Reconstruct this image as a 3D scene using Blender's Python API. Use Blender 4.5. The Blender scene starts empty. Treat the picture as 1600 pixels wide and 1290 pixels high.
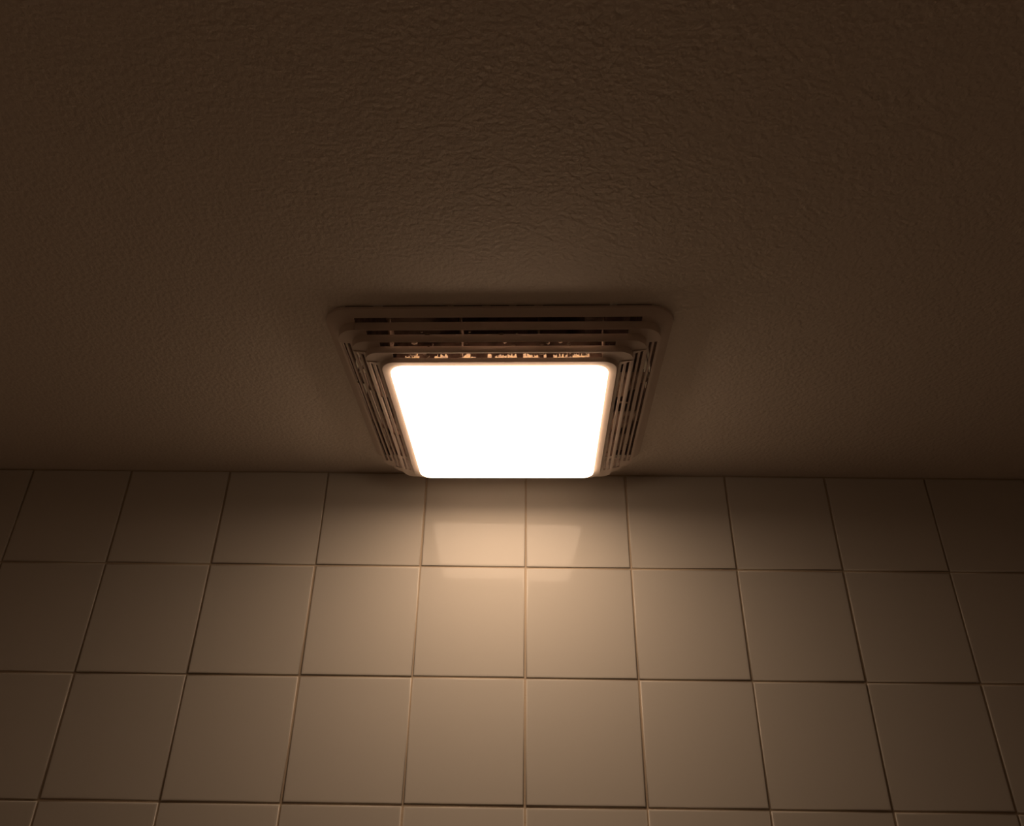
import bpy, bmesh, math, random
from mathutils import Vector, Matrix
random.seed(7)
C = bpy.context.scene.collection
scene = bpy.context.scene
S = 0.152                      # one wall tile (joint to joint), metres
CEIL = 15.971 * S              # ceiling height
ZOFF = 15.0 * S                # height of the first horizontal joint below the ceiling
def W(x, y, z): return Vector((x * S, y * S, z * S + ZOFF))

# ---------------------------------------------------------------- camera
F, YAW, PITCH, ROLL, CX, CD, CZ = 1230.0, -0.0108, 0.5418, 0.0145, -0.0761, 7.292, -2.3621
fw = Vector((math.sin(YAW) * math.cos(PITCH), math.cos(YAW) * math.cos(PITCH), math.sin(PITCH)))
rt = Vector((math.cos(YAW), -math.sin(YAW), 0)); up = rt.cross(fw)
r2 = math.cos(ROLL) * rt + math.sin(ROLL) * up
u2 = -math.sin(ROLL) * rt + math.cos(ROLL) * up
cam = bpy.data.cameras.new('camera'); co = bpy.data.objects.new('camera', cam); C.objects.link(co)
cam.sensor_width = 36; cam.sensor_fit = 'HORIZONTAL'; cam.lens = F / 1600 * 36
cam.shift_y = -45 / 1600; cam.clip_start = 0.01
M = Matrix((r2, u2, -fw)).transposed().to_4x4(); M.translation = W(CX, -CD, CZ)
co.matrix_world = M
scene.camera = co

# ---------------------------------------------------------------- world, exposure
w = bpy.data.worlds.new('world'); scene.world = w; w.use_nodes = True
w.node_tree.nodes['Background'].inputs[0].default_value = (0, 0, 0, 1)
w.node_tree.nodes['Background'].inputs[1].default_value = 0
vs = scene.view_settings
vs.view_transform = 'Standard'; vs.look = 'None'; vs.gamma = 1; vs.exposure = 0; vs.use_curve_mapping = False
LENS_COLOR = (1.0, 0.69, 0.460)
LENS_POWER = 6.8

# ---------------------------------------------------------------- materials
def mat(name, col, rough=0.5, metal=0.0, bump=None, spec=0.5, vary=None, emis=None, coat=0.0, blotch=None):
    m = bpy.data.materials.new(name); m.use_nodes = True
    nt = m.node_tree; b = nt.nodes['Principled BSDF']
    b.inputs['Base Color'].default_value = (*col, 1); b.inputs['Roughness'].default_value = rough
    b.inputs['Metallic'].default_value = metal; b.inputs['Specular IOR Level'].default_value = spec
    b.inputs['Coat Weight'].default_value = coat
    tc = nt.nodes.new('ShaderNodeTexCoord')
    prev = None
    for (sc, dist, strength, detail) in (bump or []):
        n = nt.nodes.new('ShaderNodeTexNoise'); n.inputs['Scale'].default_value = sc; n.inputs['Detail'].default_value = detail
        nt.links.new(tc.outputs['Object'], n.inputs['Vector'])
        bp = nt.nodes.new('ShaderNodeBump'); bp.inputs['Distance'].default_value = dist; bp.inputs['Strength'].default_value = strength
        nt.links.new(n.outputs['Fac'], bp.inputs['Height'])
        if prev: nt.links.new(prev.outputs['Normal'], bp.inputs['Normal'])
        prev = bp
    if prev: nt.links.new(prev.outputs['Normal'], b.inputs['Normal'])
    if blotch:      # (scale, second colour, low, high)
        n = nt.nodes.new('ShaderNodeTexNoise'); n.inputs['Scale'].default_value = blotch[0]; n.inputs['Detail'].default_value = 6
        nt.links.new(tc.outputs['Object'], n.inputs['Vector'])
        r = nt.nodes.new('ShaderNodeValToRGB'); r.color_ramp.elements[0].position = blotch[2]; r.color_ramp.elements[1].position = blotch[3]
        r.color_ramp.elements[0].color = (*col, 1); r.color_ramp.elements[1].color = (*blotch[1], 1)
        nt.links.new(n.outputs['Fac'], r.inputs['Fac']); nt.links.new(r.outputs['Color'], b.inputs['Base Color'])
    if vary:        # small brightness change from piece to piece
        oi = nt.nodes.new('ShaderNodeObjectInfo'); mr = nt.nodes.new('ShaderNodeMapRange')
        mr.inputs['To Min'].default_value = 1 - vary; mr.inputs['To Max'].default_value = 1 + vary
        nt.links.new(oi.outputs['Random'], mr.inputs['Value'])
        hs = nt.nodes.new('ShaderNodeHueSaturation'); hs.inputs['Color'].default_value = (*col, 1)
        nt.links.new(mr.outputs[0], hs.inputs['Value']); nt.links.new(hs.outputs['Color'], b.inputs['Base Color'])
    if emis:
        b.inputs['Emission Color'].default_value = (*emis[0], 1); b.inputs['Emission Strength'].default_value = emis[1]
    return m
m_tile = mat('glazed_ceramic', (0.652, 0.617, 0.563), rough=0.06, spec=0.19, vary=0.02, bump=[(38, 0.0006, 0.10, 1), (9, 0.002, 0.05, 0)])
m_grout = mat('grout', (0.55, 0.45, 0.34), rough=0.9, bump=[(400, 0.001, 0.5, 3)])
m_ceil = mat('ceiling_paint', (0.80, 0.72, 0.64), rough=0.6, bump=[(210, 0.0019, 0.8, 2), (70, 0.0018, 0.25, 1)])
m_paint = mat('wall_paint', (0.86, 0.77, 0.69), rough=0.7)
m_floor = mat('floor_tile', (0.80, 0.70, 0.61), rough=0.4)
m_plastic = mat('aged_white_plastic', (0.80, 0.68, 0.60), rough=0.42, bump=[(600, 0.0002, 0.3, 2)])
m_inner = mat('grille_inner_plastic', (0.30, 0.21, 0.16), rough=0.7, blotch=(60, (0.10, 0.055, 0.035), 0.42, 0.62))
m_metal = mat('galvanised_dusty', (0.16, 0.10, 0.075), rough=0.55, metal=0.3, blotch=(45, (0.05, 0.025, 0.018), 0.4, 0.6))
m_foil = mat('dusty_brass_reflector', (0.16, 0.10, 0.038), rough=0.5, metal=0.2, bump=[(350, 0.002, 1, 5)], blotch=(260, (0.05, 0.02, 0.01), 0.45, 0.62))
m_dust = mat('grey_lint', (0.22, 0.15, 0.11), rough=1.0)
m_lens = mat('lit_opal_diffuser', (0.8, 0.8, 0.8), rough=0.3, emis=(LENS_COLOR, LENS_POWER))
m_catcher = mat('pale_leak_catcher', (0.85, 0.80, 0.66), rough=0.4, metal=0.2, bump=[(300, 0.002, 1, 3)])  # made pale to catch leaked light; for the added strips in the housing
m_dirt = mat('dark_grime', (0.05, 0.03, 0.02), rough=0.95)

# ---------------------------------------------------------------- helpers
def link(name, bm, m, parent=None, smooth=False):
    me = bpy.data.meshes.new(name); bm.normal_update(); bm.to_mesh(me); bm.free()
    me.materials.append(m)
    if smooth:
        for p in me.polygons: p.use_smooth = True
    o = bpy.data.objects.new(name, me); C.objects.link(o)
    if parent: o.parent = parent
    return o
def box(bm, a, b):
    vs_ = [bm.verts.new((x, y, z)) for x in (a[0], b[0]) for y in (a[1], b[1]) for z in (a[2], b[2])]
    for f in ((0, 1, 3, 2), (4, 6, 7, 5), (0, 4, 5, 1), (2, 3, 7, 6), (0, 2, 6, 4), (1, 5, 7, 3)):
        bm.faces.new([vs_[i] for i in f])
def bevel(o, wd, seg=2):
    md = o.modifiers.new('bevel', 'BEVEL'); md.width = wd; md.segments = seg; md.limit_method = 'ANGLE'

# ---------------------------------------------------------------- room shell
XL, XR, YF = -7.0, 10.0, -17.0       # in tiles
TH = 0.10
def slab(name, a, b, m):
    bm = bmesh.new(); box(bm, a, b); o = link(name, bm, m); o['kind'] = 'structure'; return o
x0, x1, yf = XL * S, XR * S, YF * S
GR = 0.0016                            # joint depth
wall_back = slab('wall_back', (x0 - TH, GR, 0), (x1 + TH, TH, CEIL), m_grout)
slab('wall_left', (x0 - TH, yf, 0), (x0, GR, CEIL), m_paint)
slab('wall_right', (x1, yf, 0), (x1 + TH, GR, CEIL), m_paint)
slab('wall_front', (x0 - TH, yf - TH, 0), (x1 + TH, yf, CEIL), m_paint)
slab('floor', (x0 - TH, yf - TH, -TH), (x1 + TH, TH, 0), m_floor)
# fixture placement (tiles)
FX, FY, FROT = -0.205, -1.600, math.radians(-1.3)
HX, HYF, HYB = 1.198, 1.155, 1.175         # ceiling cut-out half sizes round the housing
bm = bmesh.new()
cx, cy = FX * S, FY * S
def rotp(x, y): return (cx + x * math.cos(FROT) - y * math.sin(FROT), cy + x * math.sin(FROT) + y * math.cos(FROT))
inner = [rotp(x * S, y * S) for x, y in ((-HX, -HYF), (HX, -HYF), (HX, HYB), (-HX, HYB))]
outer = [(x0 - TH, yf - TH), (x1 + TH, yf - TH), (x1 + TH, TH), (x0 - TH, TH)]
rings = []
for z in (CEIL, CEIL + TH):
    rings.append(([bm.verts.new((*p, z)) for p in inner], [bm.verts.new((*p, z)) for p in outer]))
for k in range(4):
    j = (k + 1) % 4
    (ia, oa), (ib, ob) = rings
    bm.faces.new((ia[k], ia[j], oa[j], oa[k])); bm.faces.new((ib[k], ob[k], ob[j], ib[j]))
    bm.faces.new((ia[k], ib[k], ib[j], ia[j])); bm.faces.new((oa[k], oa[j], ob[j], ob[k]))
bmesh.ops.recalc_face_normals(bm, faces=bm.faces)
ceiling = link('ceiling', bm, m_ceil); ceiling['kind'] = 'structure'

# ---------------------------------------------------------------- wall tiles
def tile_mesh(name, wd, ht):
    bm = bmesh.new()
    prof = [(0.0, 0.014), (0.0, 0.004), (0.0035, 0.0013), (0.009, 0.00035), (0.020, 0.0)]   # inset (m*?), depth
    rings = []
    for ins, dep in prof:
        i = ins * S * 0.9 / 0.9
        a, b = wd / 2 - i, ht / 2 - i
        rings.append([bm.verts.new((sx * a, dep * S * 1.0, sz * b)) for sx, sz in ((-1, -1), (1, -1), (1, 1), (-1, 1))])
    for r, q in zip(rings, rings[1:]):
        for k in range(4):
            f = bm.faces.new((r[k], r[(k + 1) % 4], q[(k + 1) % 4], q[k])); f.smooth = True
    bm.faces.new(rings[-1])
    bmesh.ops.recalc_face_normals(bm, faces=bm.faces)
    for f in bm.faces:
        if f.calc_center_median().y < 1e-6 and f.normal.y > 0: 
            bmesh.ops.reverse_faces(bm, faces=bm.faces); break
    me = bpy.data.meshes.new(name); bm.to_mesh(me); bm.free(); me.materials.append(m_tile)
    return me
JT = 0.0185 * S
full = tile_mesh('tile', S - JT, S - JT)
TOPH = 0.955 * S
top = tile_mesh('tile_cut', S - JT, TOPH - JT / 2)
for row in range(16):
    for c in range(int(XL), int(XR)):
        if row == 0: me, z = top, ZOFF + (JT / 2 + TOPH) / 2
        else: me, z = full, ZOFF - (row - 0.5) * S
        o = bpy.data.objects.new('tile', me); C.objects.link(o); o.parent = wall_back
        o.location = ((c + 0.5) * S + random.uniform(-1, 1) * 0.0004, -0.0004 + random.uniform(-1, 1) * 0.00025, z + random.uniform(-1, 1) * 0.0003)
        o.rotation_euler = (random.gauss(0, 0.0022), 0.0, random.gauss(0, 0.0022))

# ---------------------------------------------------------------- bathroom fan light
root = bpy.data.objects.new('ceiling_fan_light', None); C.objects.link(root)
root.location = (cx, cy, CEIL); root.rotation_euler = (0, 0, FROT)
root['label'] = 'square white plastic bathroom exhaust fan grille with glowing light on the ceiling'
root['category'] = 'ceiling light'

# ring levels: (front half, side half, back half, corner radius, drop below the ceiling)
def lerp(a, b, t): return tuple(p + (q - p) * t for p, q in zip(a, b))
L = dict(
    a=(1.235, 1.256, 1.235, .190, .010), b=(1.232, 1.252, 1.232, .190, .026), b2=(1.215, 1.238, 1.225, .180, .036),
    c=(1.170, 1.200, 1.212, .160, .052), d=(1.112, 1.172, 1.185, .140, .058), e=(1.112, 1.166, 1.182, .140, .122),
    f=(1.062, 1.068, 1.150, .110, .130), g=(1.062, 1.062, 1.147, .110, .190), h=(1.012, .970, 1.120, .105, .198),
    i=(1.012, .966, 1.117, .105, .252), j=(.955, .866, 1.070, .100, .262), k=(.949, .862, 1.065, .105, .274),
    l=(.942, .854, 1.056, .110, .290), m=(.907, .794, .972, .100, .300), n=(.904, .791, .970, .098, .280))
NC = 8
def corner(lv, q):
    """arc points of corner q (0 front-left .. counter-clockwise seen from above), from one straight to the next"""
    fr, sd, bk, r, z = lv
    c = ((-sd + r, -fr + r), (sd - r, -fr + r), (sd - r, bk - r), (-sd + r, bk - r))[q]
    a0 = (math.pi, 1.5 * math.pi, 0, 0.5 * math.pi)[q]
    return [(c[0] + r * math.cos(a0 + t / NC * math.pi / 2), c[1] + r * math.sin(a0 + t / NC * math.pi / 2), -z) for t in range(NC + 1)]
def cut(lv, q, spans):
    """points of the straight after corner q at the span ends (coordinate along the side)"""
    fr, sd, bk, r, z = lv
    if q == 0: return [(s, -fr, -z) for s in spans]
    if q == 1: return [(sd, s, -z) for s in spans]
    if q == 2: return [(s, bk, -z) for s in spans[::-1]]
    return [(-sd, s, -z) for s in spans[::-1]]
def ringpts(lv, fs, ss, bs):
    pts = []
    for q in range(4):
        pts += corner(lv, q); pts += cut(lv, q, (fs, ss, bs, ss)[q])
    return pts
def strip(bm, la, lb, fs, ss, bs, skip=()):
    A = [bm.verts.new(Vector(p) * S) for p in ringpts(la, fs, ss, bs)]
    B = [bm.verts.new(Vector(p) * S) for p in ringpts(lb, fs, ss, bs)]
    n = len(A); per = NC + 3
    for k in range(n):
        q, i = divmod(k, per)
        if q in skip and i == NC + 1: continue      # the span between the slot ends
        j = (k + 1) % n
        bm.faces.new((A[k], B[k], B[j], A[j]))
def spanpiece(bm, la, lb, q, sp):
    a = cut(la, q, sp); b = cut(lb, q, sp)
    v = [bm.verts.new(Vector(p) * S) for p in (a[0], a[1], b[1], b[0])]
    bm.faces.new(v)
def weld_solid(o, th=0.008):
    md = o.modifiers.new('weld', 'WELD'); md.merge_threshold = 0.00012
    sd = o.modifiers.new('solid', 'SOLIDIFY'); sd.thickness = th * S; sd.offset = -1; sd.use_even_offset = False
fr_sp = {0: (-1.030, 1.020), 1: (-.945, .925), 2: (-.850, .835), 3: (-.758, .745)}
sd_sp = {1: (-.950, 1.030), 2: (-.905, .950), 3: (-.850, .880)}
bm = bmesh.new()
def band(a, b, fs=(-.5, .5), ss=(-.5, .5), bs=(-.5, .5), skip=()): strip(bm, L[a] if isinstance(a, str) else a, L[b] if isinstance(b, str) else b, fs, ss, bs, skip)
band('a', 'b'); band('b', 'b2'); band('b2', 'c')
louvres = {}        # (side, key) -> list of (la, lb, span)
SUB = ((0.00, 0.19), (0.19, 0.42), (0.42, 0.58), (0.58, 0.80), (0.80, 1.0))
for k, (a, b) in enumerate((('c', 'd'), ('e', 'f'), ('g', 'h'), ('i', 'j'))):
    fs = fr_sp[k]; ss = sd_sp.get(k, (-.5, .5))
    for s, (t0, t1) in enumerate(SUB):
        la, lb = lerp(L[a], L[b], t0), lerp(L[a], L[b], t1)
        skip = {0, 2} if s > 0 else set()           # the first strip is a ledge above each slot
        if k > 0 and s in (1, 3): skip |= {1, 3}
        if k > 0 and s == 2:
            skip |= {1, 3}
            for q in (1, 3): louvres[(q, 'rib', k)] = [(la, lb, ss)]
        if k in (1, 2) and s == 4:
            skip |= {1, 3}
            for q in (1, 3): louvres.setdefault((q, 'bar', k), []).append((la, lb, ss))
        if k in (2, 3) and s == 0:
            skip |= {1, 3}
            for q in (1, 3): louvres.setdefault((q, 'bar', k - 1), []).append((la, lb, sd_sp[k - 1]))
            ss = sd_sp[k - 1]
        band(la, lb, fs, ss, fs, skip)
for k, (a, b) in enumerate((('d', 'e'), ('f', 'g'), ('h', 'i'))):
    # risers: between two rows of slots on the front and back, between two pairs on the sides
    fs = fr_sp[k]; skip = {0, 2}
    for q in (0, 2): louvres[(q, 'riser', k)] = [(L[a], L[b], fs)]
    if k > 0:
        skip |= {1, 3}
        for q in (1, 3): louvres[(q, 'bar', k)].insert(1, (L[a], L[b], sd_sp[k]))
    band(a, b, fs, sd_sp.get(k, (-.5, .5)), fs, skip)
band('j', 'k'); band('k', 'l'); band('l', 'm'); band('m', 'n')
frame = link('grille_frame', bm, m_plastic, root, smooth=True)
weld_solid(frame)
es = frame.modifiers.new('split', 'EDGE_SPLIT'); es.split_angle = math.radians(38)
for key, pcs in louvres.items():
    q = key[0]; bm = bmesh.new()
    for la, lb, sp in pcs:
        a = cut(la, q, sp); b = cut(lb, q, sp)
        P = [Vector(p) * S for p in (a[0], a[1], b[1], b[0])]
        nrm = (P[1] - P[0]).cross(P[3] - P[0]).normalized()
        out = Vector(((0, -1), (1, 0), (0, 1), (-1, 0))[q] + (-1.0,))
        if nrm.dot(out) < 0: nrm = -nrm
        th = {'riser': .007, 'rib': .014, 'bar': .012}[key[1]] * S
        lo = [bm.verts.new(p) for p in P]; hi = [bm.verts.new(p - nrm * th) for p in P]
        bm.faces.new(lo); bm.faces.new(hi[::-1])
        for t in range(4): bm.faces.new((lo[t], hi[t], hi[(t + 1) % 4], lo[(t + 1) % 4]))
    bmesh.ops.recalc_face_normals(bm, faces=bm.faces)
    link('louvre', bm, m_plastic, root)

# lens: shallow tray with rounded lower edge, standing a little below the bezel
def lensring(off, z, r): return (.903 - off, .790 - off, .968 - off, r, z)
prof = [lensring(-.002, .270, .098), lensring(0, .275, .098), lensring(0, .322, .098), lensring(.003, .331, .096), lensring(.012, .338, .092),
        lensring(.032, .342, .080), lensring(.070, .344, .070), lensring(.20, .346, .05)]
bm = bmesh.new(); rings = []
for lv in prof:
    rings.append([bm.verts.new(Vector(p) * S) for q in range(4) for p in corner(lv, q)])
for r, q in zip(rings, rings[1:]):
    n = len(r)
    for k in range(n): bm.faces.new((r[k], r[(k + 1) % n], q[(k + 1) % n], q[k]))
bm.faces.new(rings[-1]); bm.faces.new(rings[0][::-1])
bmesh.ops.recalc_face_normals(bm, faces=bm.faces)
lens = link('lens', bm, m_lens, root, smooth=True)
lens['label'] = 'glowing frosted light lens'

# metal housing up in the ceiling
def u(*p): return tuple(c * S for c in p)
bm = bmesh.new()
t = .02; hx, hf, hb, H = 1.193, 1.15, 1.17, 1.1
box(bm, u(-hx, -hf, 0), u(-hx + t, hb, H)); box(bm, u(hx - t, -hf, 0), u(hx, hb, H))
box(bm, u(-hx + t, -hf, 0), u(hx - t, -hf + t, H)); box(bm, u(-hx + t, hb - t, 0), u(hx - t, hb, H))
box(bm, u(-hx, -hf, H), u(hx, hb, H + t))
for sx in (-1, 1): box(bm, u(sx * hx - (.12 if sx < 0 else -.0), -hf, 0.002), u(sx * hx + (.0 if sx < 0 else .12), -hf + .25, .014))
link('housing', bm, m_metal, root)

# blower scroll: curved sheet round a fan wheel
bm = bmesh.new()
N = 40; va = []
for k in range(N + 1):
    a = k / N * math.tau * .92; r = .42 + .22 * k / N
    va.append([bm.verts.new(u(.12 + r * math.cos(a), .02 + r * math.sin(a), z)) for z in (.05, .75)])
for p, q in zip(va, va[1:]): bm.faces.new((p[0], q[0], q[1], p[1]))
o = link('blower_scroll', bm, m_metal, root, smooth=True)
sd = o.modifiers.new('solid', 'SOLIDIFY'); sd.thickness = .02 * S
bm = bmesh.new()
for k in range(28):
    a = k / 28 * math.tau
    for (ra, rb) in ((.27, .34),):
        p = [Vector((.12 + r * math.cos(a + d), .02 + r * math.sin(a + d))) for r, d in ((ra, 0), (rb, .12), (rb, .16), (ra, .04))]
        lo = [bm.verts.new(u(v.x, v.y, .15)) for v in p]; hi = [bm.verts.new(u(v.x, v.y, .65)) for v in p]
        bm.faces.new(lo[::-1]); bm.faces.new(hi)
        for i in range(4): bm.faces.new((lo[i], lo[(i + 1) % 4], hi[(i + 1) % 4], hi[i]))
bmesh.ops.create_cone(bm, cap_ends=True, segments=28, radius1=.36 * S, radius2=.36 * S, depth=.02 * S, matrix=Matrix.Translation(u(.12, .02, .66)))
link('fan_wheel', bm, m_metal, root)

# lamp reflector pan behind the lens: side walls added to block its back glow, gaps shaped to leak bright patches
px, pf, pb = .755, .870, .96
z0, z1, zt = -.268, -.155, -.02
bm = bmesh.new()
box(bm, u(-px, -pf, zt), u(px, pb, zt + .012))
def panwall(axis, fixed, a, b, gaps):
    th = .012
    def bx(s0, s1, za, zb):
        if axis == 'x': box(bm, u(s0, fixed, za), u(s1, fixed + th, zb))
        else: box(bm, u(fixed, s0, za), u(fixed + th, s1, zb))
    bx(a, b, z1, zt)
    s = a
    for g0, g1 in gaps:
        if g0 > s: bx(s, g0, z0, z1)
        q = g0                                  # ragged edge over each gap, to break up the leaked light
        while q < g1 - .001:
            e = min(g1, q + random.uniform(.004, .014))
            bx(q, e, random.uniform(-.205, -.165) if axis == 'x' else random.uniform(-.22, -.17), z1)
            bx(q, e, z0, random.uniform(-.262, -.235)); q = e
        s = g1
    if b > s: bx(s, b, z0, z1)
front_gaps = [(-.690, -.585), (-.475, -.375), (-.285, -.170), (-.085, -.055), (-.030, .055), (.060, .130), (.175, .290), (.325, .345), (.395, .660)]
panwall('x', -pf, -px, px, front_gaps)
panwall('x', pb - .012, -px, px, [(-.5, -.3), (.2, .4)])
side_gaps = [(-.47, -.43), (-.33, -.25), (-.08, .04), (.18, .22)]
panwall('y', -px, -pf, pb, side_gaps); panwall('y', px - .012, -pf, pb, side_gaps[:3])
bmesh.ops.recalc_face_normals(bm, faces=bm.faces)
pan = link('lamp_reflector', bm, m_foil, root)
pan.data.materials.append(m_metal)               # outside of the pan given the dark metal, so the upper slots stay dark
for p in pan.data.polygons:
    c, n = p.center / S, p.normal
    if (n.y < -.5 and c.y < -.865) or (abs(n.x) > .5 and abs(c.x) > .75 and n.x * c.x > 0): p.material_index = 1
pan['label'] = 'dusty brass-coloured reflector with light leaking through'

# pale strips added inside the housing to give bright dashes in the side slots
for sx, ys in ((-1, ((-.42, -.33), (-.27, .06))), (1, ((-.40, -.33), (-.26, -.08)))):
    for ya, yb in ys:
        bm = bmesh.new(); xs = sorted((sx * (hx - t), sx * (hx - t - .004)))
        box(bm, u(xs[0], ya, .002), u(xs[1], yb, .22)); link('leak_catcher', bm, m_catcher, root)

# cross ribs between the slots (inside of the grille)
rk = 0
def rib(pts, th, axis):
    bm = bmesh.new(); d = Vector((th / 2, 0, 0)) if axis == 'x' else Vector((0, th / 2, 0))
    lo = [bm.verts.new((Vector(p) - d) * S) for p in pts]; hi = [bm.verts.new((Vector(p) + d) * S) for p in pts]
    bm.faces.new(lo); bm.faces.new(hi[::-1]); n = len(pts)
    for i in range(n): bm.faces.new((lo[i], hi[i], hi[(i + 1) % n], lo[(i + 1) % n]))
    bmesh.ops.recalc_face_normals(bm, faces=bm.faces)
    link('cross_rib', bm, m_inner, root)
for x in (-.785, -.27, .29, .755):
    rib([(x, -1.135, -.02), (x, -1.09, -.08), (x, -1.04, -.15), (x, -.985, -.215), (x, -.94, -.25), (x, -.89, -.25), (x, -.89, -.02)], .014, 'x')
for sx in (-1, 1):
    for y in (-.36, .28, .70):
        rib([(sx * 1.15, y, -.105), (sx * 1.06, y, -.115), (sx * 1.05, y, -.172), (sx * .96, y, -.180), (sx * .95, y, -.235), (sx * .86, y, -.245), (sx * .80, y, -.25), (sx * .80, y, -.02), (sx * 1.15, y, -.02)], .016, 'y')

# clumps of lint caught behind the slots
bm = bmesh.new()
for k in range(150):
    side = random.choice('fffLR')
    if side == 'f': p = Vector((random.uniform(-.8, .8), random.uniform(-1.07, -.93), 0)); p.z = -.05 - (1.12 + p.y) * 1.2
    else: p = Vector(((-1 if side == 'L' else 1) * random.uniform(.84, 1.1), random.uniform(-.7, .9), 0)); p.z = -.10 - (1.12 - abs(p.x)) * .5
    r = random.uniform(.004, .014)
    mt = Matrix.Translation(p * S) @ Matrix.Diagonal((r * S * random.uniform(.6, 2.5), r * S * random.uniform(.6, 2), r * S * .7, 1))
    bmesh.ops.create_icosphere(bm, subdivisions=1, radius=1, matrix=mt)
o = link('lint', bm, m_dust, root); o['kind'] = 'stuff'

# grime in the gap between the grille rim and the ceiling, broken here and there
bm = bmesh.new()
s = -1.08
while s < 1.08:
    e = s + random.uniform(.12, .5)
    box(bm, u(s, -1.229, -.0105), u(min(e, 1.08), -1.215, -.0005)); s = e + random.uniform(.02, .07)
link('grime_line', bm, m_dirt, root)
